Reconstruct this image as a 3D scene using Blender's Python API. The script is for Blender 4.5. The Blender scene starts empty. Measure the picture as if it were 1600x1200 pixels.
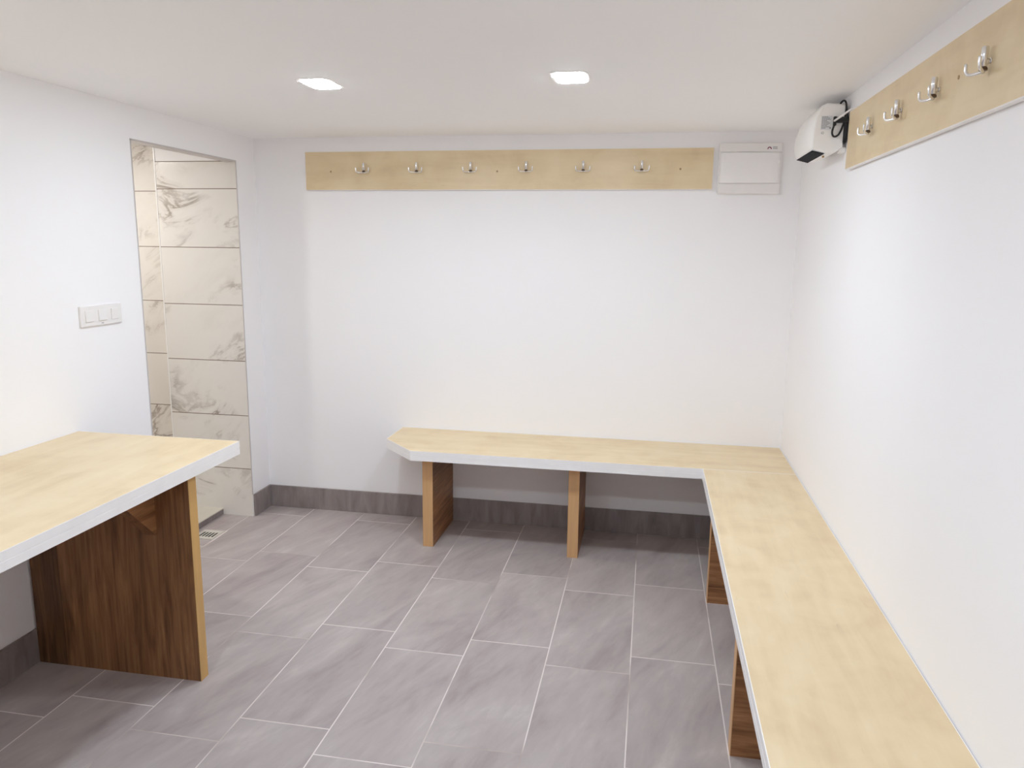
import bpy, bmesh, math
from mathutils import Vector, Matrix

scene = bpy.context.scene
COL = scene.collection
PI = math.pi

# ------------------------------------------------------------------ room measures (metres)
XL, XR = -2.131, 0.674          # left and right wall faces
YB, YF = 3.900, -0.95           # back and front wall faces
ZC = 2.051                      # ceiling
D0, D1, DH = 2.897, 3.708, 1.915   # doorway to the shower in the left wall
WT = 0.06                       # left partition thickness
BBH, BBT = 0.1266, 0.010        # tile skirting


# ------------------------------------------------------------------ node helpers
class NT:
    def __init__(self, name):
        self.m = bpy.data.materials.new(name)
        self.m.use_nodes = True
        self.t = self.m.node_tree
        self.t.nodes.clear()
        self.out = self.n('ShaderNodeOutputMaterial')
        self.b = self.n('ShaderNodeBsdfPrincipled')
        self.t.links.new(self.b.outputs[0], self.out.inputs[0])

    def n(self, kind, **kw):
        x = self.t.nodes.new(kind)
        for k, v in kw.items():
            setattr(x, k, v)
        return x

    def link(self, a, b):
        self.t.links.new(a, b)

    def val(self, sock, v):
        if isinstance(v, bpy.types.NodeSocket):
            self.link(v, sock)
        else:
            sock.default_value = v

    def math(self, op, a, b=0.0, c=None, clamp=False):
        x = self.n('ShaderNodeMath', operation=op)
        x.use_clamp = clamp
        self.val(x.inputs[0], a)
        self.val(x.inputs[1], b)
        if c is not None:
            self.val(x.inputs[2], c)
        return x.outputs[0]

    def coords(self, which='Object'):
        return self.n('ShaderNodeTexCoord').outputs[which]

    def sep(self, v):
        s = self.n('ShaderNodeSeparateXYZ')
        self.link(v, s.inputs[0])
        return s.outputs

    def comb(self, x, y, z):
        c = self.n('ShaderNodeCombineXYZ')
        for i, v in enumerate((x, y, z)):
            self.val(c.inputs[i], v)
        return c.outputs[0]

    def mapping(self, v, loc=(0, 0, 0), rot=(0, 0, 0), sc=(1, 1, 1)):
        m = self.n('ShaderNodeMapping')
        self.link(v, m.inputs[0])
        m.inputs[1].default_value = loc
        m.inputs[2].default_value = rot
        m.inputs[3].default_value = sc
        return m.outputs[0]

    def streak(self, v, rot, sc):
        return self.mapping(self.mapping(v, rot=rot), sc=sc)

    def noise(self, v, scale, detail=4, rough=.5, dist=0.0):
        x = self.n('ShaderNodeTexNoise')
        if v is not None:
            self.link(v, x.inputs['Vector'])
        x.inputs['Scale'].default_value = scale
        x.inputs['Detail'].default_value = detail
        x.inputs['Roughness'].default_value = rough
        x.inputs['Distortion'].default_value = dist
        return x.outputs[0]

    def white(self, v):
        x = self.n('ShaderNodeTexWhiteNoise')
        self.link(v, x.inputs['Vector'])
        return x.outputs

    def ramp(self, f, stops, interp='LINEAR'):
        r = self.n('ShaderNodeValToRGB')
        self.link(f, r.inputs[0])
        cr = r.color_ramp
        cr.interpolation = interp
        while len(cr.elements) < len(stops):
            cr.elements.new(.5)
        for e, (p, c) in zip(cr.elements, stops):
            e.position = p
            e.color = (*c, 1) if len(c) == 3 else c
        return r.outputs[0]

    def mix(self, f, a, b, blend='MIX'):
        x = self.n('ShaderNodeMix', data_type='RGBA', blend_type=blend)
        self.val(x.inputs[0], f)
        for s, v in ((x.inputs[6], a), (x.inputs[7], b)):
            if isinstance(v, bpy.types.NodeSocket):
                self.link(v, s)
            else:
                s.default_value = (*v, 1) if len(v) == 3 else v
        return x.outputs[2]

    def bump(self, h, strength=.2, dist=.01):
        x = self.n('ShaderNodeBump')
        x.inputs['Strength'].default_value = strength
        x.inputs['Distance'].default_value = dist
        self.link(h, x.inputs['Height'])
        self.link(x.outputs[0], self.b.inputs['Normal'])

    def set(self, color=None, rough=None, metal=None, spec=None):
        if color is not None:
            if isinstance(color, bpy.types.NodeSocket):
                self.link(color, self.b.inputs['Base Color'])
            else:
                self.b.inputs['Base Color'].default_value = (*color, 1)
        if rough is not None:
            self.val(self.b.inputs['Roughness'], rough)
        if metal is not None:
            self.b.inputs['Metallic'].default_value = metal
        if spec is not None:
            self.b.inputs['Specular IOR Level'].default_value = spec
        return self.m


def srgb(r, g, b):
    def f(c):
        c /= 255
        return c / 12.92 if c <= .04045 else ((c + .055) / 1.055) ** 2.4
    return (f(r), f(g), f(b))


def plain(name, col, rough=.5, metal=0, var=.02, vscale=30, spec=.5):
    t = NT(name)
    n = t.noise(t.coords(), vscale, 3)
    a = tuple(max(0, c * (1 - var)) for c in col)
    b = tuple(min(1, c * (1 + var)) for c in col)
    return t.set(t.ramp(n, [(.3, a), (.7, b)]), rough, metal, spec)


def mat_plaster(name, col):
    t = NT(name)
    co = t.coords()
    n = t.noise(co, 1.6, 3)
    a = tuple(c * .985 for c in col)
    c = t.ramp(n, [(.3, a), (.7, col)])
    t.bump(t.noise(co, 220, 3), .06, .002)
    return t.set(c, .75, 0, .25)


def mat_floor():
    t = NT('grey_floor_tile')
    co = t.coords()
    s = t.sep(co)
    px, py = .306, .626
    u = t.math('DIVIDE', t.math('SUBTRACT', s[0], .2885 - px * 20), px)
    col = t.math('FLOOR', u)
    fu = t.math('SUBTRACT', u, col)
    par = t.math('MODULO', col, 2.0)
    off = t.math('MULTIPLY_ADD', par, .121, 3.144 - py * 20)
    v = t.math('DIVIDE', t.math('SUBTRACT', s[1], off), py)
    row = t.math('FLOOR', v)
    fv = t.math('SUBTRACT', v, row)

    def edge(f, p):
        d = t.math('MINIMUM', f, t.math('SUBTRACT', 1.0, f))
        return t.math('MULTIPLY', d, p)
    d = t.math('MINIMUM', edge(fu, px), edge(fv, py))
    # the cut square of tile round the drain at the doorway
    bx = t.math('SUBTRACT', t.math('ABSOLUTE', t.math('SUBTRACT', s[0], -2.235)), .080)
    by = t.math('SUBTRACT', t.math('ABSOLUTE', t.math('SUBTRACT', s[1], 3.368)), .108)
    box = t.math('ABSOLUTE', t.math('MAXIMUM', bx, by))
    d = t.math('MINIMUM', d, box)
    grout = t.math('LESS_THAN', d, .0021)
    rnd = t.white(t.comb(col, row, 0.0))
    # diagonal stone streaks, each tile cut from another place of the pattern
    sh = t.n('ShaderNodeVectorMath', operation='MULTIPLY_ADD')
    t.link(rnd['Color'], sh.inputs[0])
    sh.inputs[1].default_value = (7, 7, 7)
    t.link(co, sh.inputs[2])
    st = t.noise(t.streak(sh.outputs[0], (0, 0, math.radians(20)), (3.3, 1.0, 1)), 1.9, 7, .55, .7)
    fine = t.noise(t.streak(sh.outputs[0], (0, 0, math.radians(18)), (6, 1.5, 1)), 6, 5, .6, .4)
    f = t.math('MULTIPLY_ADD', fine, .24, t.math('MULTIPLY', st, .76))
    base = t.ramp(f, [(.30, srgb(152, 140, 139)), (.47, srgb(171, 161, 159)), (.58, srgb(180, 171, 168)), (.74, srgb(200, 192, 188))])
    tone = t.math('MULTIPLY_ADD', rnd['Value'], .10, .95)
    base = t.mix(1.0, base, t.comb(tone, tone, tone), 'MULTIPLY')
    smudge = t.ramp(t.noise(co, 3.1, 5, .7), [(.70, (1, 1, 1)), (.78, (.80, .76, .72))])
    base = t.mix(.7, base, smudge, 'MULTIPLY')
    # grout: pale, dirty here and there
    gn = t.noise(co, 2.3, 3)
    gc = t.ramp(gn, [(.35, srgb(172, 160, 154)), (.5, srgb(224, 216, 212))])
    c = t.mix(grout, base, gc)
    t.set(c, t.math('MULTIPLY_ADD', f, .2, .36), 0, .4)
    t.bump(t.math('MULTIPLY', t.math('MINIMUM', d, .003), 100), .25, .002)
    return t.m


def mat_skirting():
    t = NT('grey_skirting_tile')
    co = t.coords()
    s = t.sep(co)
    al = t.math('ADD', s[0], s[1])
    u = t.math('DIVIDE', t.math('ADD', al, 10.17), .612)
    cell = t.math('FLOOR', u)
    fu = t.math('SUBTRACT', u, cell)
    d = t.math('MINIMUM', fu, t.math('SUBTRACT', 1.0, fu))
    rnd = t.white(t.comb(cell, 3.0, 0.0))
    n = t.noise(t.mapping(co, sc=(7, 7, 1.6)), 2.6, 6, .6, .6)
    c = t.ramp(n, [(.28, srgb(128, 118, 117)), (.55, srgb(150, 140, 138)), (.78, srgb(166, 157, 154))])
    tone = t.math('MULTIPLY_ADD', rnd['Value'], .12, .92)
    c = t.mix(1.0, c, t.comb(tone, tone, tone), 'MULTIPLY')
    c = t.mix(t.math('LESS_THAN', d, .0028), c, srgb(150, 140, 136))
    return t.set(c, .42, 0, .4)


def mat_marble(name, along, seed, joint_u=None):
    """White marble-look wall tile, 30 cm courses, thin brown joints. along = axis index running along the wall."""
    t = NT(name)
    co = t.coords()
    s = t.sep(co)
    v = t.math('DIVIDE', t.math('SUBTRACT', s[2], .265 - 3.0), .3008)
    row = t.math('FLOOR', v)
    fv = t.math('SUBTRACT', v, row)
    d = t.math('MULTIPLY', t.math('MINIMUM', fv, t.math('SUBTRACT', 1.0, fv)), .3)
    cell = 0.0
    if joint_u is not None:
        u = t.math('DIVIDE', t.math('SUBTRACT', s[along], joint_u - 6.0), .6)
        cell = t.math('FLOOR', u)
        fu = t.math('SUBTRACT', u, cell)
        d = t.math('MINIMUM', d, t.math('MULTIPLY', t.math('MINIMUM', fu, t.math('SUBTRACT', 1.0, fu)), .6))
    grout = t.math('LESS_THAN', d, .0019)
    rnd = t.white(t.comb(row, cell, float(seed)))
    sh = t.n('ShaderNodeVectorMath', operation='MULTIPLY_ADD')
    t.link(rnd['Color'], sh.inputs[0])
    sh.inputs[1].default_value = (11, 11, 11)
    t.link(co, sh.inputs[2])
    rot = (0, math.radians(35), 0) if along == 0 else (math.radians(-35), 0, 0)
    p = t.streak(sh.outputs[0], rot, (1, 1, 2.0))
    n1 = t.noise(p, 2.0, 7, .62, .9)
    r1 = t.math('ABSOLUTE', t.math('SUBTRACT', n1, .5))
    vein = t.ramp(r1, [(.0, (1, 1, 1)), (.010, (.8, .8, .8)), (.026, (.22, .22, .22)), (.075, (0, 0, 0))])
    gate = t.ramp(t.noise(sh.outputs[0], 2.6, 3), [(.51, (0, 0, 0)), (.64, (1, 1, 1))])
    cloud = t.ramp(t.noise(p, 2.4, 5, .6, .3), [(.52, (0, 0, 0)), (.78, (1, 1, 1))])
    base = t.mix(t.math('MULTIPLY', cloud, .22), srgb(231, 227, 221), srgb(186, 178, 170))
    veinc = t.math('MULTIPLY', vein, gate)
    base = t.mix(t.math('MULTIPLY', veinc, .8), base, srgb(139, 124, 110))
    c = t.mix(grout, base, srgb(120, 104, 88))
    return t.set(c, .22, 0, .5)


def mat_maple(name, axis):
    t = NT(name)
    co = t.coords()
    sc = [9, 9, 9]
    sc[axis] = 1.1
    p = t.mapping(co, sc=tuple(sc))
    g = t.noise(p, 2.2, 6, .55, .3)
    fine = t.noise(t.mapping(co, sc=tuple(x * (5 if i != axis else 2.2) for i, x in enumerate(sc))), 3, 3)
    cloud = t.noise(co, 5.5, 4, .55, .6)
    f = t.math('ADD', t.math('MULTIPLY', g, .45), t.math('MULTIPLY', cloud, .55))
    c = t.ramp(f, [(.32, srgb(214, 191, 153)), (.5, srgb(226, 206, 169)), (.68, srgb(233, 215, 181))])
    c = t.mix(t.math('MULTIPLY', fine, .10), c, srgb(196, 168, 126))
    fl = t.noise(t.mapping(co, sc=tuple(x * 1.6 for x in sc)), 3.1, 4, .6, 1.0)
    c = t.mix(t.ramp(fl, [(.66, (0, 0, 0)), (.74, (.35, .35, .35))]), c, srgb(200, 175, 138))
    return t.set(c, .38, 0, .4)


def mat_walnut(name, axis, across, light=1.0):
    """Warm brown stave board, grain along axis, stave width along across."""
    t = NT(name)
    co = t.coords()
    s = t.sep(co)
    u = t.math('DIVIDE', t.math('ADD', s[across], 10.0), .072)
    jit = t.noise(t.comb(0.0, 0.0, s[axis]), .6, 1)
    st = t.math('FLOOR', t.math('ADD', u, t.math('MULTIPLY', jit, .2)))
    rnd = t.white(t.comb(st, 1.0, 5.0))
    sc = [16, 16, 16]
    sc[axis] = 1.3
    sh = t.n('ShaderNodeVectorMath', operation='MULTIPLY_ADD')
    t.link(rnd['Color'], sh.inputs[0])
    sh.inputs[1].default_value = (3, 3, 3)
    t.link(co, sh.inputs[2])
    g = t.noise(t.mapping(sh.outputs[0], sc=tuple(sc)), 1.7, 7, .6, 1.2)
    g2 = t.noise(t.mapping(co, sc=tuple(x * (4 if i != axis else 1.5) for i, x in enumerate(sc))), 2.4, 4, .6)
    f = t.math('ADD', t.math('MULTIPLY', g, .7), t.math('MULTIPLY', g2, .3))
    k = light
    c = t.ramp(f, [(.25, srgb(76 * k, 46 * k, 28 * k)), (.45, srgb(138 * k, 96 * k, 63 * k)), (.58, srgb(166 * k, 119 * k, 80 * k)), (.75, srgb(196 * k, 150 * k, 102 * k))])
    tone = t.math('MULTIPLY_ADD', rnd['Value'], .62, .62)
    c = t.mix(1.0, c, t.comb(tone, tone, tone), 'MULTIPLY')
    return t.set(c, .45, 0, .35)


def mat_edge(name, col):
    t = NT(name)
    co = t.coords()
    g = t.noise(t.mapping(co, sc=(40, 40, 3)), 1.5, 4)
    a = tuple(c * .86 for c in col)
    return t.set(t.ramp(g, [(.3, a), (.7, col)]), .42, 0, .4)


def mat_emit(name, col, strength):
    t = NT(name)
    t.b.inputs['Base Color'].default_value = (.8, .8, .8, 1)
    t.b.inputs['Emission Color'].default_value = (*col, 1)
    t.b.inputs['Emission Strength'].default_value = strength
    return t.m


M = dict(
    wall=mat_plaster('white_wall_paint', srgb(246, 245, 246)),
    ceil=mat_plaster('white_ceiling_paint', srgb(250, 250, 251)),
    floor=mat_floor(),
    skirt=mat_skirting(),
    marble_x=mat_marble('marble_tile_end', 0, 4),
    marble_x2=mat_marble('marble_tile_back', 0, 11, -2.595),
    marble_y=mat_marble('marble_tile_side', 1, 9, 2.1),
    maple_x=mat_maple('maple_board_grain_along_back', 0),
    maple_y=mat_maple('maple_board_grain_along_side', 1),
    walnut_z=mat_walnut('walnut_board_upright', 2, 0, .9),
    walnut_zy=mat_walnut('walnut_board_upright_side', 2, 1),
    walnut_lit=mat_walnut('walnut_painted_lit', 1, 2, 1.12),  # same walnut brightened, light painted into the brace sides
    walnut_x=mat_walnut('walnut_board_lying', 0, 2),
    walnut_y=mat_walnut('walnut_board_lying_side', 1, 2),
    oak=mat_edge('light_wood_edge', srgb(214, 170, 122)),
    amber=mat_edge('amber_wood_edge', srgb(212, 170, 108)),
    white_edge=plain('white_edge_band', srgb(246, 244, 243), .35, 0, .02, 20),
    white_plastic=plain('white_plastic', srgb(236, 233, 231), .28, 0, .01),
    gloss_white=plain('glossy_white_plastic', srgb(242, 240, 239), .10, 0, .01),
    heater_white=plain('heater_white_plastic', srgb(248, 246, 243), .35, 0, .01),
    chrome=plain('brushed_chrome', (.86, .86, .87), .22, 1.0, .03, 60),
    alu=plain('aluminium_profile', srgb(200, 195, 194), .35, .3, .03),
    white_alu=plain('white_metal_profile', srgb(240, 238, 236), .3, 0, .01),
    collar=plain('dark_brown_collar', (.16, .11, .08), .3, .8, .05),
    steel=plain('drain_steel', srgb(222, 218, 210), .3, .35, .03),
    black=plain('black_rubber', (.012, .012, .013), .5, 0, .1),
    grille=plain('dark_grille', (.002, .0025, .006), .6, 0, .1, 30, .15),
    ink=plain('printed_ink', srgb(88, 88, 92), .6, 0, .05),
    paper=plain('label_paper', srgb(226, 228, 231), .5, 0, .01),
    logo_red=plain('logo_dark_red', srgb(138, 70, 92), .5, 0, .03),
    logo_grey=plain('logo_grey', srgb(150, 148, 152), .5, 0, .03),
    cap=plain('brown_screw_cap', srgb(170, 138, 98), .5, 0, .05),
    tray=plain('beige_shower_tray_tile', srgb(206, 199, 186), .35, 0, .06, 6),
    grout=plain('brown_grout', srgb(120, 104, 88), .7, 0, .05),
    dark=plain('painted_slot_shade', (.02, .018, .016), .8, 0, .05),
    lamp=mat_emit('led_diffuser', (.835, .93, 1.035), 208.0),
    lamp_shower=mat_emit('warm_led_diffuser', (1.0, .98, .95), 200.0),
)


# ------------------------------------------------------------------ mesh helpers
def new():
    return bmesh.new()


def box(bm, x0, x1, y0, y1, z0, z1, bev=0.0, seg=2):
    r = bmesh.ops.create_cube(bm, size=1.0)
    vs = r['verts']
    for v in vs:
        v.co = Vector((x0 + (v.co.x + .5) * (x1 - x0), y0 + (v.co.y + .5) * (y1 - y0), z0 + (v.co.z + .5) * (z1 - z0)))
    if bev > 0:
        es = list({e for v in vs for e in v.link_edges})
        bmesh.ops.bevel(bm, geom=es, offset=bev, segments=seg, profile=.5, affect='EDGES')
    return vs


def prism(bm, poly, z0, z1, bev=0.0):
    """Upright prism over a counter-clockwise (x, y) outline."""
    lo = [bm.verts.new((x, y, z0)) for x, y in poly]
    hi = [bm.verts.new((x, y, z1)) for x, y in poly]
    n = len(poly)
    fs = [bm.faces.new(hi), bm.faces.new(lo[::-1])]
    for i in range(n):
        j = (i + 1) % n
        fs.append(bm.faces.new((lo[i], lo[j], hi[j], hi[i])))
    if bev:
        es = list({e for f in fs[:1] for e in f.edges})
        bmesh.ops.bevel(bm, geom=es, offset=bev, segments=2, profile=.5, affect='EDGES')


def inset_poly(poly, d):
    """Offset a counter-clockwise outline inwards by d."""
    n = len(poly)
    out = []
    for i in range(n):
        p0, p1, p2 = Vector(poly[i - 1]), Vector(poly[i]), Vector(poly[(i + 1) % n])
        a, b = (p1 - p0).normalized(), (p2 - p1).normalized()
        na, nb = Vector((-a.y, a.x)), Vector((-b.y, b.x))
        m = (na + nb)
        m = m / max(1e-6, m.dot(na))
        out.append(tuple(p1 + m * d))
    return out


def ring(bm, poly, z0, z1, w):
    """A band of width w just inside the outline."""
    ins = inset_poly(poly, w)
    n = len(poly)
    V = [[bm.verts.new((x, y, z)) for x, y in pl] for pl, z in ((poly, z0), (poly, z1), (ins, z1), (ins, z0))]
    for i in range(n):
        j = (i + 1) % n
        for k in range(4):
            a, b = V[k], V[(k + 1) % 4]
            bm.faces.new((a[i], a[j], b[j], b[i]))


def tube(bm, pts, r, seg=12, caps=True, smooth_iters=0):
    """Round bar through points; r a number or one radius per point."""
    P = [Vector(p) for p in pts]
    rs = r if isinstance(r, (list, tuple)) else [r] * len(P)
    t0 = (P[1] - P[0]).normalized()
    up = Vector((0, 0, 1)) if abs(t0.z) < .9 else Vector((1, 0, 0))
    a = t0.cross(up).normalized()
    rings = []
    for i, p in enumerate(P):
        if i == 0:
            t = t0
        elif i == len(P) - 1:
            t = (P[i] - P[i - 1]).normalized()
        else:
            t = ((P[i + 1] - P[i]).normalized() + (P[i] - P[i - 1]).normalized()).normalized()
        a = (a - t * a.dot(t)).normalized()
        b = t.cross(a)
        rings.append([bm.verts.new(p + (a * math.cos(2 * PI * k / seg) + b * math.sin(2 * PI * k / seg)) * rs[i]) for k in range(seg)])
    for i in range(len(rings) - 1):
        for k in range(seg):
            j = (k + 1) % seg
            f = bm.faces.new((rings[i][k], rings[i][j], rings[i + 1][j], rings[i + 1][k]))
            f.smooth = True
    if caps:
        bm.faces.new(rings[0][::-1])
        bm.faces.new(rings[-1])


def curve(pts, n=8):
    """Catmull-Rom points through pts."""
    P = [Vector(p) for p in pts]
    P = [P[0] * 2 - P[1]] + P + [P[-1] * 2 - P[-2]]
    out = []
    for i in range(1, len(P) - 2):
        for k in range(n):
            t = k / n
            a, b, c, d = P[i - 1], P[i], P[i + 1], P[i + 2]
            out.append(.5 * ((2 * b) + (c - a) * t + (2 * a - 5 * b + 4 * c - d) * t * t + (3 * b - a - 3 * c + d) * t ** 3))
    out.append(P[-2])
    return out


def ball(bm, c, r, seg=12):
    rr = bmesh.ops.create_uvsphere(bm, u_segments=seg, v_segments=seg // 2, radius=r)
    for v in rr['verts']:
        v.co += Vector(c)
        for f in v.link_faces:
            f.smooth = True


def obj(name, bm, mats, parent=None, origin=(0, 0, 0)):
    """Link a bmesh built in world coordinates as one object whose origin is at its parent's base."""
    bmesh.ops.recalc_face_normals(bm, faces=bm.faces)
    o0 = Vector(origin)
    par = parent
    while par is not None:
        o0 = Vector(par['_w'])
        break
    for v in bm.verts:
        v.co -= o0
    me = bpy.data.meshes.new(name)
    bm.to_mesh(me)
    bm.free()
    for m in (mats if isinstance(mats, (list, tuple)) else [mats]):
        me.materials.append(m)
    o = bpy.data.objects.new(name, me)
    COL.objects.link(o)
    WORLD[o.name] = tuple(o0)
    if parent is not None:
        o.parent = parent.o
    else:
        o.location = o0
    return Node(o, tuple(o0))


WORLD = {}


class Node:
    """An object together with the world position its mesh is measured from."""
    def __init__(self, o, w):
        self.o, self.w = o, w

    def __getitem__(self, k):
        return self.w if k == '_w' else self.o[k]


def thing(name, label, cat, loc=(0, 0, 0), group=None):
    o = bpy.data.objects.new(name, None)
    COL.objects.link(o)
    o.location = loc
    o.empty_display_size = .05
    o['label'], o['category'] = label, cat
    if group:
        o['group'] = group
    return Node(o, tuple(loc))


def struct(name, bm, mats, label=None):
    n = obj(name, bm, mats)
    n.o['kind'] = 'structure'
    if label:
        n.o['label'] = label
    return n


def copy_tree(o, parent=None):
    c = o.copy()
    COL.objects.link(c)
    if parent is not None:
        c.parent = parent
    for ch in list(o.children):
        copy_tree(ch, c)
    return c


# ------------------------------------------------------------------ the room
T = .12
bm = new(); box(bm, -3.5, XR + T, YF - T, YB + T, -.12, 0)
struct('floor', bm, M['floor'], 'grey stone-look tiled floor')
bm = new(); box(bm, -3.5, XR + T, YF - T, YB + T, ZC, ZC + .1)
struct('ceiling', bm, M['ceil'], 'white flat ceiling')
bm = new(); box(bm, XL - WT, XR, YB, YB + T, 0, ZC)
struct('wall_back', bm, M['wall'], 'white wall behind the bench')
bm = new(); box(bm, XR, XR + T, YF, YB + T, 0, ZC)
struct('wall_right', bm, M['wall'], 'white wall beside the long bench')
bm = new(); box(bm, XL - WT, XR, YF - T, YF, 0, ZC)
struct('wall_front', bm, M['wall'])
bm = new()
box(bm, XL - WT, XL, YF, D0, 0, ZC)
box(bm, XL - WT, XL, D0, D1 + .004, DH, ZC)
box(bm, XL - .03, XL, D1 + .004, YB, 0, ZC)
struct('wall_left', bm, M['wall'], 'white wall with the doorway to the shower')

# shower alcove beyond the doorway
PX = -2.595                      # where the tiled pillar ends
SX0, SY0 = -3.45, 2.05
SB = 3.872
bm = new(); box(bm, PX, XL - .03, D1, YB, 0, DH)
box(bm, XL - .0301, XL - .002, D1, D1 + .0045, 0, DH)
struct('wall_shower_pillar', bm, M['marble_x'], 'marble tiled reveal inside the doorway')
bm = new(); box(bm, PX, XL - .03, D1 + .003, YB, DH, ZC)
struct('wall_shower_lintel', bm, M['wall'])
bm = new(); box(bm, SX0, PX, SB, SB + .06, 0, ZC)
struct('wall_shower_back', bm, M['marble_x2'], 'marble tiled shower wall behind the doorway')
bm = new(); box(bm, SX0 - .06, SX0, SY0, SB + .06, 0, ZC)
struct('wall_shower_left', bm, M['marble_y'])
bm = new(); box(bm, SX0, XL - WT, SY0 - .06, SY0, 0, ZC)
struct('wall_shower_front', bm, M['marble_x2'])
# shower floor: a low step with a grey riser and a pale top
STX, STZ = -2.315, .036
bm = new(); box(bm, SX0, STX, SY0, SB, 0.0, STZ - .006)
struct('floor_shower_riser', bm, M['skirt'])
bm = new(); box(bm, SX0, STX + .003, SY0, SB, STZ - .006, STZ, .001)
struct('floor_shower', bm, M['tray'], 'low beige tiled step into the shower')

# thin metal profiles round the doorway and on the pillar corner
e = .005
bm = new()
box(bm, XL - .004, XL + .0015, D0 - .001, D0 + e, 0, DH)
box(bm, XL - .0019, XL + .0015, D1 - .001, D1 + .0035, BBH, DH)
box(bm, XL - WT, XL + .0015, D0 - .001, D1 + .004, DH - .004, DH + .003)
struct('trim_1', bm, M['alu'], 'grey metal edge profile round the doorway')
bm = new(); box(bm, PX - .002, PX + .004, D1 - .002, D1 + .006, STZ, ZC)
struct('trim_2', bm, M['white_alu'], 'white corner profile on the tiled pillar')
bm = new(); box(bm, PX + .004, XL - .006, D1 - .0006, D1 + .004, DH - .002, DH + .0015)
struct('trim_3', bm, M['grout'], 'brown grout line along the top of the tiled reveal')

# tile skirting
bm = new(); box(bm, XL + BBT, XR, YB - BBT, YB, 0, BBH, .0012, 1)
struct('baseboard_back', bm, M['skirt'], 'grey tile skirting along the back wall')
bm = new(); box(bm, XL, XL + BBT, D1 + .006, YB, 0, BBH, .0012, 1)
box(bm, XL, XL + BBT, YF, D0 - .004, 0, BBH, .0012, 1)
struct('baseboard_left', bm, M['skirt'], 'grey tile skirting along the left wall')
bm = new(); box(bm, XR - BBT, XR, YF, YB - BBT, 0, BBH, .0012, 1)
struct('baseboard_right', bm, M['skirt'])
bm = new(); box(bm, XL + BBT, XR - BBT, YF, YF + BBT, 0, BBH, .0012, 1)
struct('baseboard_front', bm, M['skirt'])


# ------------------------------------------------------------------ benches and table
def slab(t, name, poly, z0, z1, wood):
    """Double-thickness board: pale wood top with a white edge band in two layers, a fine groove between them."""
    core = inset_poly(poly, .0022)
    bm = new(); prism(bm, core, z0 + .0005, z1 + .0002)
    top = obj(name, bm, wood, t)
    zm = (z0 + z1) / 2
    bm = new()
    ring(bm, poly, z0, zm - .0014, .0022)
    ring(bm, poly, zm + .0014, z1, .0022)
    ring(bm, inset_poly(poly, .0012), zm - .0014, zm + .0014, .0010)
    eb = obj('edge_band', bm, M['white_edge'], top)
    eb.o['label'] = 'white edge band with a fine groove'
    return top


def panel_leg(t, x0, x1, y0, y1, z1, face, edge, front):
    """Upright board with a lighter band on its front narrow edge. front: '-y', '-x' or '+x'."""
    w = .0022
    bm = new()
    if front == '-y':
        box(bm, x0, x1, y0 + w, y1, 0.0, z1)
    elif front == '-x':
        box(bm, x0 + w, x1, y0, y1, 0.0, z1)
    else:
        box(bm, x0, x1 - w, y0, y1, 0.0, z1)
    leg = obj('leg', bm, face, t)
    bm = new()
    if front == '-y':
        box(bm, x0, x1, y0, y0 + w, 0, z1, .0006, 1)
    elif front == '-x':
        box(bm, x0, x0 + w, y0, y1, 0, z1, .0006, 1)
    else:
        box(bm, x1 - w, x1, y0, y1, 0, z1, .0006, 1)
    eb = obj('edge_band', bm, edge, leg)
    eb.o['label'] = 'light wood edge band'
    return leg


BZ0, BZ1 = .4640, .5124
BYF = 3.4319
t = thing('bench', 'low maple-topped bench against the back wall with one cut corner', 'bench', (-.3, 3.66, 0))
slab(t, 'seat', [(-1.318, 3.897), (-1.318, 3.632), (-1.126, BYF), (XR - .004, BYF), (XR - .004, 3.897)], BZ0, BZ1, M['maple_x'])
panel_leg(t, -1.0835, -1.031, 3.494, 3.888, BZ0, M['walnut_y'], M['oak'], '-y')
panel_leg(t, -.3535, -.301, 3.503, 3.888, BZ0, M['walnut_y'], M['oak'], '-y')

t = thing('bench', 'long maple-topped bench running along the right wall', 'bench', (.47, 1.5, 0))
slab(t, 'seat', [(.2642, BYF - .001), (.2642, -.45), (XR - .0045, -.45), (XR - .0045, BYF - .001)], BZ0, BZ1, M['maple_y'])
for y in (3.144, 2.130, 1.116, .102):
    panel_leg(t, .291, XR - BBT - .002, y, y + .052, BZ0, M['walnut_x'], M['oak'], '-x')

TZ0, TZ1 = .7390, .7875
t = thing('table', 'high maple-topped table on walnut panels by the left wall', 'table', (-1.79, 1.5, 0))
TX = -1.4600
slab(t, 'table_top', [(XL + .003, 2.468), (XL + .003, .42), (TX, .42), (TX, 2.468)], TZ0, TZ1, M['maple_y'])
for y in (2.174, .700):
    panel_leg(t, XL + BBT + .001, -1.4795, y, y + .043, TZ0, M['walnut_z'], M['amber'], '+x')
# triangular brace under the top, on the camera side of the far panel
bm = new()
gx0, gx1 = -1.652, -1.609
A = [(2.1738, TZ0), (2.1738, .524), (1.958, TZ0)]
lo = [bm.verts.new((gx0, y, z)) for y, z in A]
hi = [bm.verts.new((gx1, y, z)) for y, z in A]
bm.faces.new(lo); bm.faces.new(hi[::-1])
for i in range(3):
    j = (i + 1) % 3
    bm.faces.new((lo[i], lo[j], hi[j], hi[i]))
br = obj('brace', bm, [M['walnut_lit'], M['walnut_z']], t)
for pf in br.o.data.polygons:
    pf.material_index = 1 if abs(pf.normal.x) < .5 else 0  # lit tone painted on the sides, shaded tone on the sloping edge
br.o['label'] = 'triangular wooden brace under the table top'


# ------------------------------------------------------------------ coat racks
BD = .018


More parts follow.
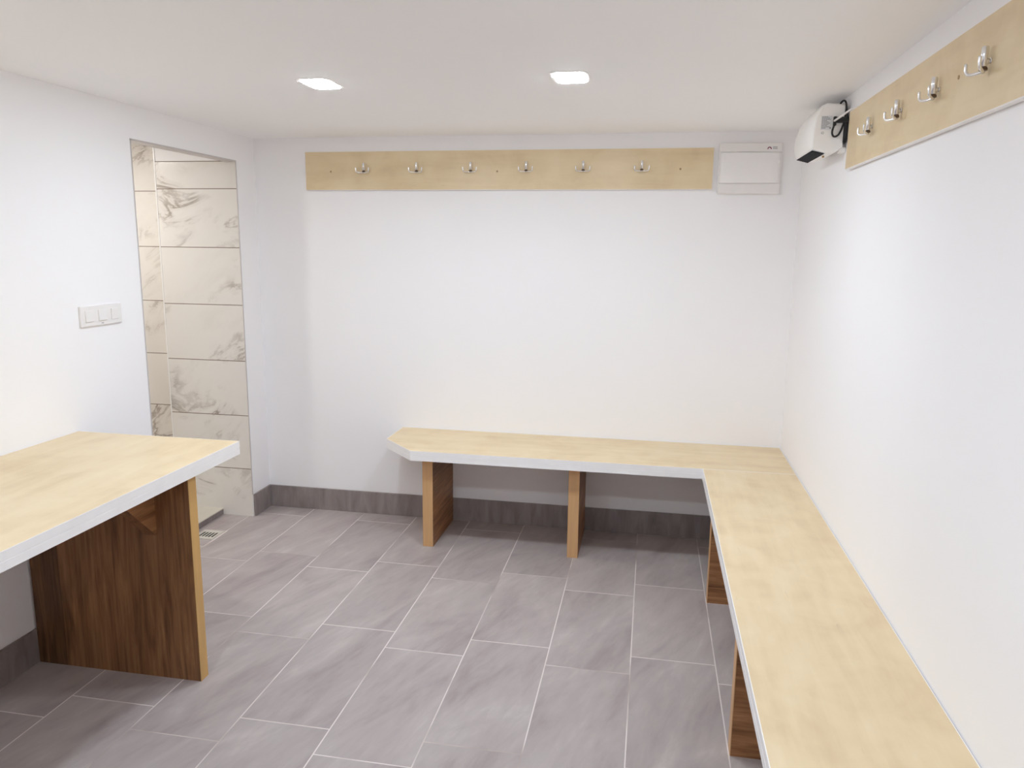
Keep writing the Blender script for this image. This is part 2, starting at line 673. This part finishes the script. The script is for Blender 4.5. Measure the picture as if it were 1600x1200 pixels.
def hook_parts(rack, p, out, side):
    """Chrome hook on a board face: a post on a stub, two prongs. p = base point on the face, out = outward, side = along the board."""
    p, out, side = Vector(p), Vector(out), Vector(side)
    up = Vector((0, 0, 1))
    bm = new()
    c = p + out * .0125
    # small flange and stub, then an upright post with a dark collar at its foot
    tube(bm, [p, p + out * .002], [.0066, .0062], 16)
    tube(bm, [p + out * .002, c - up * .004], .0055, 12)
    tube(bm, [c - up * .014, c + up * .0265, c + up * .028], [.0068, .0068, .0056], 16)
    h = obj('hook', bm, M['chrome'], rack)
    bm = new()
    tube(bm, [c - up * .0185, c - up * .0135], .0080, 16)
    obj('collar', bm, M['collar'], h).o['label'] = 'dark collar'
    for s in (-1, 1):
        bm = new()
        a = c - up * .0205
        q = [a, a + side * s * .012 + out * .005 - up * .001, a + side * s * .024 + out * .012 - up * .001,
             a + side * s * .031 + out * .017 + up * .001, a + side * s * .0340 + out * .0198 + up * .007, a + side * s * .0350 + out * .0205 + up * .020]
        tube(bm, curve(q, 6), .0033, 10)
        ball(bm, q[-1], .0036, 10)
        ball(bm, a, .0042, 10)
        obj('prong', bm, M['chrome'], h)
    return h


def rack(label, origin, x0, x1, y0, y1, z0, z1, wood, axis, hooks, caps):
    t = thing('coat_rail', label, 'coat rack', origin)
    w = .0018
    bm = new()
    if axis == 0:
        box(bm, x0 + w, x1 - w, y0, y1, z0 + w, z1 - w)
    else:
        box(bm, x0, x1, y0 + w, y1 - w, z0 + w, z1 - w)
    b = obj('board', bm, wood, t)
    bm = new()
    if axis == 0:
        box(bm, x0, x1, y0 + .0004, y1, z0, z0 + w); box(bm, x0, x1, y0 + .0004, y1, z1 - w, z1)
        box(bm, x0, x0 + w, y0 + .0004, y1, z0 + w, z1 - w); box(bm, x1 - w, x1, y0 + .0004, y1, z0 + w, z1 - w)
    else:
        box(bm, x0 + .0004, x1, y0, y1, z0, z0 + w); box(bm, x0 + .0004, x1, y0, y1, z1 - w, z1)
        box(bm, x0 + .0004, x1, y0, y0 + w, z0 + w, z1 - w); box(bm, x0 + .0004, x1, y1 - w, y1, z0 + w, z1 - w)
    obj('edge_band', bm, M['white_edge'], b).o['label'] = 'white edge band'
    for (c, z) in caps:
        bm = new()
        if axis == 0:
            tube(bm, [(c, y0 + .001, z), (c, y0 - .0012, z)], [.0055, .0045], 14)
        else:
            tube(bm, [(x0 + .001, c, z), (x0 - .0012, c, z)], [.0055, .0045], 14)
        obj('screw_cap', bm, M['cap'], t)
    for (c, z) in hooks:
        if axis == 0:
            hook_parts(t, (c, y0, z), (0, -1, 0), (1, 0, 0))
        else:
            hook_parts(t, (x0, c, z), (-1, 0, 0), (0, 1, 0))
    return t


ry = YB - .002
rack('long maple coat board on the back wall with six chrome hooks', (-.78, ry, 1.88),
     -1.830, .266, ry - BD, ry, 1.781, 1.9775, M['maple_x'], 0,
     [(-1.501 + .2856 * k, 1.890) for k in range(6)], [(-1.687, 1.876), (-.794, 1.872), (.111, 1.878)])
rx = XR - .002
rack('maple coat board high on the right wall beside the white heater', (rx, 1.9, 1.88),
     rx - BD, rx, .845, 2.941, 1.780, 1.9765, M['maple_y'], 1,
     [(2.626 - .2850 * k, 1.880) for k in range(6)], [(1.938, 1.883), (1.035, 1.88)])


# ------------------------------------------------------------------ distribution panel
t = thing('electrical_switchboard', 'white plastic electrical distribution box on the back wall', 'fuse box', (.433, YB, 1.878))
px0, px1, pz0, pz1 = .289, .578, 1.760, 1.997
py = YB - .030
bm = new(); box(bm, px0, px1, py + .006, YB - .001, pz0, pz1, .006, 3)
hs = obj('housing', bm, M['white_plastic'], t)
bm = new(); box(bm, px0 + .003, px1 - .003, py + .002, py + .012, 1.9535, pz1 - .003, .002, 2)
obj('top_cover', bm, M['white_plastic'], t)
bm = new(); box(bm, px0 + .003, px1 - .003, py + .002, py + .012, pz0 + .003, 1.8075, .002, 2)
obj('bottom_cover', bm, M['white_plastic'], t)
# glossy door, very slightly bowed
bm = new()
NX = 16
rows = []
for (z, off) in ((1.8095, 0), (1.815, .002), (1.88, .004), (1.945, .002), (1.9515, 0)):
    rows.append([bm.verts.new((px0 + .005 + (px1 - px0 - .010) * i / NX, py + .002 - off - .004 * math.sin(PI * i / NX), z)) for i in range(NX + 1)])
back = [[bm.verts.new((v.co.x, py + .010, v.co.z)) for v in r] for r in (rows[0], rows[-1])]
for a, b in zip(rows[:-1], rows[1:]):
    for i in range(NX):
        f = bm.faces.new((a[i], a[i + 1], b[i + 1], b[i])); f.smooth = True
for r, k in ((rows[0], back[0]), (rows[-1], back[1])):
    for i in range(NX):
        bm.faces.new((r[i], r[i + 1], k[i + 1], k[i]))
for i in (0, NX):
    bm.faces.new([r[i] for r in rows] + [back[1][i], back[0][i]])
dr = obj('door', bm, M['gloss_white'], t)
dr.o['label'] = 'glossy white door'
bm = new()
tube(bm, [(.562, py + .003, 1.907), (.562, py - .0045, 1.907)], [.009, .0075], 20)
obj('latch', bm, M['white_plastic'], dr)
# maker's mark: a dark red rounded arch and small grey lettering
bm = new()
lx, lz, ly = .508, 1.972, py + .0014
for k in range(10):
    a0, a1 = PI * k / 10, PI * (k + 1) / 10
    q = []
    for (rr, a) in ((.0085, a0), (.0085, a1), (.0040, a1), (.0040, a0)):
        q.append((lx + .010 + rr * math.cos(a) * 1.1, lz - .004 + rr * math.sin(a)))
    lo = [bm.verts.new((x, ly, z)) for x, z in q]; hi = [bm.verts.new((x, ly + .0012, z)) for x, z in q]
    bm.faces.new(lo); bm.faces.new(hi[::-1])
    for i in range(4):
        bm.faces.new((lo[i], lo[(i + 1) % 4], hi[(i + 1) % 4], hi[i]))
box(bm, lx, lx + .0045, ly, ly + .0012, lz - .007, lz - .004)
box(bm, lx + .0155, lx + .020, ly, ly + .0012, lz - .007, lz - .004)
obj('logo', bm, M['logo_red'], t).o['label'] = 'small dark red arch-shaped mark'
bm = new()
for i in range(4):
    x = lx + .0255 + i * .0052
    box(bm, x, x + .0038, ly, ly + .0012, lz + .0005, lz + .0048)
for i in range(5):
    x = lx + .0255 + i * .0041
    box(bm, x, x + .0030, ly, ly + .0012, lz - .0060, lz - .0022)
obj('lettering', bm, M['logo_grey'], t).o['label'] = 'tiny grey lettering'


# ------------------------------------------------------------------ light switch
t = thing('light_switch', 'white triple light switch on the left wall beside the doorway', 'light switch', (XL, 2.64, 1.217))
sy0, sy1, sz0, sz1 = 2.526, 2.754, 1.177, 1.257
bm = new(); box(bm, XL, XL + .010, sy0, sy1, sz0, sz1, .003, 2)
fr = obj('frame', bm, M['white_plastic'], t)
for k in range(3):
    yc = (sy0 + sy1) / 2 + (k - 1) * .0715
    bm = new()
    h = .0215
    # rocker, tipped a little
    vs = box(bm, XL + .008, XL + .0145, yc - h, yc + h, 1.217 - h, 1.217 + h, .0015, 2)
    tilt = Matrix.Translation((XL + .011, yc, 1.217)) @ Matrix.Rotation(math.radians(-4 if k != 2 else 3), 4, 'Y') @ Matrix.Translation((-XL - .011, -yc, -1.217))
    bmesh.ops.transform(bm, matrix=tilt, verts=bm.verts)
    obj('rocker', bm, M['white_plastic'], t)
bm = new(); box(bm, XL + .0095, XL + .0103, 2.634, 2.646, 1.1835, 1.1865)
obj('maker_mark', bm, M['logo_grey'], fr)


# ------------------------------------------------------------------ floor drain
t = thing('floor_drain', 'square steel floor drain grate in the grey tiles by the doorway', 'drain', (-2.222, 3.408, 0))
dc = Vector((-2.222, 3.408, 0))
bm = new()
hw = .058
box(bm, dc.x - hw, dc.x + hw, dc.y - hw, dc.y - hw + .007, 0, .0022, .0007, 1)
box(bm, dc.x - hw, dc.x + hw, dc.y + hw - .007, dc.y + hw, 0, .0022, .0007, 1)
box(bm, dc.x - hw, dc.x - hw + .007, dc.y - hw + .007, dc.y + hw - .007, 0, .0022, .0007, 1)
box(bm, dc.x + hw - .007, dc.x + hw, dc.y - hw + .007, dc.y + hw - .007, 0, .0022, .0007, 1)
obj('frame', bm, M['steel'], t)
bm = new()
n, pit = 5, .0195
gw = hw - .008
sl = .030
box(bm, dc.x - gw, dc.x + gw, dc.y + sl, dc.y + gw, .0002, .0018)
box(bm, dc.x - gw, dc.x + gw, dc.y - gw, dc.y - sl, .0002, .0018)
x = dc.x - gw
ed = [dc.x + (k - (n - 1) / 2) * .0175 for k in range(n)]
cuts = [dc.x - gw] + [v for e0 in ed for v in (e0 - .0052, e0 + .0052)] + [dc.x + gw]
for a, b in zip(cuts[0::2], cuts[1::2]):
    box(bm, a, b, dc.y - sl, dc.y + sl, .0002, .0018)
obj('grate', bm, M['steel'], t)
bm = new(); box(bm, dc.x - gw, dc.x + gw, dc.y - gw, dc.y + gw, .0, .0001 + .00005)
obj('slot_shade', bm, M['dark'], t)  # flat dark sheet that paints the shade seen between the grate bars


# ------------------------------------------------------------------ wall heater in the corner
t = thing('fan_heater', 'white wall-mounted fan heater with black cord in the upper corner', 'heater', (XR, 3.18, 1.93))
main = [(.661, 2.022), (.600, 2.026), (.583, 2.018), (.556, 1.978), (.543, 1.935), (.540, 1.900), (.545, 1.874), (.553, 1.8585), (.601, 1.846), (.632, 1.848), (.661, 1.866)]
endp = [(.657, 2.0135), (.606, 2.0165), (.582, 2.010), (.566, 1.975), (.560, 1.935), (.5585, 1.905), (.5575, 1.880), (.5585, 1.8625), (.6005, 1.8500), (.632, 1.853), (.657, 1.870)]
bm = new()
mids = [((a[0] * .4 + b[0] * .6), (a[1] * .4 + b[1] * .6)) for a, b in zip(endp, main)]
R = [(3.030, endp), (3.036, mids), (3.055, main), (3.330, main), (3.345, mids), (3.350, endp)]
rings = [[bm.verts.new((x, y, z)) for x, z in pf] for y, pf in R]
for a, b in zip(rings[:-1], rings[1:]):
    for i in range(len(endp)):
        j = (i + 1) % len(endp)
        f = bm.faces.new((a[i], a[j], b[j], b[i]))
        f.smooth = True
bm.faces.new(rings[0]); bm.faces.new(rings[-1][::-1])
hs = obj('housing', bm, M['heater_white'], t)
# dark outlet grille on the slanted underside, with thin louvres
bm = new()
a, b = Vector((.5545, 0, 1.8578)), Vector((.5985, 0, 1.8464))
nrm = Vector((b.z - a.z, 0, -(b.x - a.x))).normalized()
if nrm.z > 0:
    nrm = -nrm


def slat(bm, p, q, y0, y1, th):
    c = [p, q, q + nrm * th, p + nrm * th]
    lo = [bm.verts.new((v.x, y0, v.z)) for v in c]; hi = [bm.verts.new((v.x, y1, v.z)) for v in c]
    bm.faces.new(lo); bm.faces.new(hi[::-1])
    for i in range(4):
        bm.faces.new((lo[i], lo[(i + 1) % 4], hi[(i + 1) % 4], hi[i]))


slat(bm, a, b, 3.034, 3.338, .0012)
for k in range(7):
    f0 = (k + .35) / 7; f1 = (k + .65) / 7
    slat(bm, a.lerp(b, f0), a.lerp(b, f1), 3.036, 3.336, .0024)
obj('outlet_grille', bm, M['grille'], t).o['label'] = 'dark louvred outlet grille'
# wall bracket
bm = new(); box(bm, .6605, XR, 3.06, 3.33, 1.885, 2.005, .002, 1)
box(bm, .657, .668, 3.026, 3.06, 1.884, 1.985, .001, 1)
obj('bracket', bm, M['black'], t)
bm = new(); box(bm, .650, XR, 3.04, 3.075, 1.850, 1.870, .004, 2)
obj('lower_bracket', bm, M['heater_white'], t)
bm = new(); box(bm, .606, .613, 3.10, 3.112, 1.840, 1.849, .002, 2)
obj('foot', bm, M['cap'], t)
# printed label on the near end
bm = new()
yl = 3.0296
box(bm, .5785, .6155, yl - .0004, yl + .001, 1.930, 1.978, .0003, 1)
lb = obj('rating_label', bm, M['paper'], t)
bm = new()
lens = [.021, .027, .030, .018, .024, .029, .024, .020, .028, .014]
for k, L in enumerate(lens):
    z = 1.9740 - k * .0043
    x = .5805
    while x < .5805 + L:
        w = .0052 if (k * 7 + int(x * 1e4)) % 3 else .0034
        box(bm, x, min(x + w, .5805 + L), yl - .0008, yl - .0002, z - .0008, z + .0008)
        x += w + .0011
box(bm, .6085, .6125, yl - .0008, yl - .0002, 1.9335, 1.9375)
obj('print', bm, M['ink'], lb)
# recycling-style round mark, pale
bm = new()
tube(bm, [(.586 + .004 * math.cos(2 * PI * k / 16), yl - .0002, 1.919 + .004 * math.sin(2 * PI * k / 16)) for k in range(17)], .0005, 6)
obj('round_mark', bm, M['logo_grey'], t)
# inlet socket and black cord
bm = new(); box(bm, .6190, .6290, yl - .013, yl + .002, 1.9425, 1.9740, .002, 2)
box(bm, .6290, .668, yl - .016, yl + .0, 1.9520, 1.9720, .003, 2)
obj('plug', bm, M['black'], t)
yc = yl - .009
bm = new()
tube(bm, curve([(.624, yc, 1.948), (.6195, yc, 1.935), (.617, yc, 1.920), (.620, yc, 1.908), (.628, yc, 1.904), (.638, yc, 1.909), (.645, yc + .003, 1.920), (.651, yc + .006, 1.935), (.656, yc + .006, 1.955),
                (.659, yc + .006, 1.985), (.660, yc + .006, 2.005), (.657, yc + .006, 2.022), (.650, yc + .007, 2.029), (.643, yc + .012, 2.024), (.641, yc + .022, 2.0160)], 6), .0034, 10)
obj('cord', bm, M['black'], t)
bm = new()
tube(bm, curve([(.6195, yl - .018, 1.9570), (.636, 2.985, 1.9685), (.655, 2.940, 1.9825), (.6675, 2.900, 1.9840)], 6), .0036, 10)
obj('cable_sleeve', bm, M['white_plastic'], t).o['label'] = 'short white cable sleeve'


# ------------------------------------------------------------------ ceiling lights
def light(label, x, y, lamp, sx=.051, sy=.077, z=ZC, group='recessed ceiling lights'):
    t = thing('ceiling_light', label, 'ceiling light', (x, y, z), group)
    bm = new()
    prism_frame(bm, x, y, sx + .011, sy + .011, sx - .002, sy - .002, z - .002, z)
    obj('frame', bm, M['white_plastic'], t)
    bm = new()
    prism(bm, rrect(x, y, sx - .002, sy - .002, .022), z - .0035, z - .0005)
    obj('diffuser', bm, lamp, t).o['label'] = 'glowing diffuser'
    return t


def rrect(x, y, hx, hy, r, n=5):
    pts = []
    for cx, cy, a0 in ((hx - r, hy - r, 0), (-hx + r, hy - r, 90), (-hx + r, -hy + r, 180), (hx - r, -hy + r, 270)):
        for k in range(n + 1):
            a = math.radians(a0 + 90 * k / n)
            pts.append((x + cx + r * math.cos(a), y + cy + r * math.sin(a)))
    return pts


def prism_frame(bm, x, y, hx, hy, ix, iy, z0, z1):
    a, b = rrect(x, y, hx, hy, .024), rrect(x, y, ix, iy, .022)
    n = len(a)
    V = [[bm.verts.new((p[0], p[1], z)) for p in pl] for pl, z in ((a, z0), (a, z1), (b, z1), (b, z0))]
    for i in range(n):
        j = (i + 1) % n
        for k in range(4):
            p, q = V[k], V[(k + 1) % 4]
            bm.faces.new((p[i], p[j], q[j], q[i]))


light('glowing ceiling light nearer the doorway, left of the pair', -1.168, 2.622, M['lamp'])
light('glowing ceiling light above the back bench, right of the pair', -.294, 2.632, M['lamp'])
light('ceiling light above the near end of the table', -1.168, .70, M['lamp'])
light('ceiling light above the near end of the long bench', -.294, .70, M['lamp'])
light('warm ceiling light inside the shower alcove', -2.95, 3.15, M['lamp_shower'], .062, .062, ZC, None)


# ------------------------------------------------------------------ world, camera, view
w = bpy.data.worlds.new('World')
scene.world = w
w.use_nodes = True
w.node_tree.nodes['Background'].inputs[0].default_value = (.8, .85, .9, 1)
w.node_tree.nodes['Background'].inputs[1].default_value = .3

F, YAW, PIT, ROL = 1183.85, .1798, .1797, .0116
fwd = Vector((-math.sin(YAW) * math.cos(PIT), math.cos(YAW) * math.cos(PIT), -math.sin(PIT)))
right = Vector((math.cos(YAW), math.sin(YAW), 0))
up = right.cross(fwd)
r2 = right * math.cos(ROL) + up * math.sin(ROL)
u2 = -right * math.sin(ROL) + up * math.cos(ROL)
cam = bpy.data.cameras.new('camera')
cam.sensor_width = 36
cam.sensor_fit = 'HORIZONTAL'
cam.lens = F / 1600 * 36
cam.clip_start = .02
co = bpy.data.objects.new('camera', cam)
COL.objects.link(co)
mt = Matrix((r2, u2, -fwd)).transposed().to_4x4()
mt.translation = Vector((0, 0, 1.5))
co.matrix_world = mt
scene.camera = co

scene.view_settings.view_transform = 'Standard'
scene.view_settings.look = 'None'
scene.view_settings.gamma = 1.0
scene.view_settings.use_curve_mapping = False
scene.view_settings.exposure = 0.0
scene.cycles.max_bounces = 16
scene.cycles.diffuse_bounces = 12
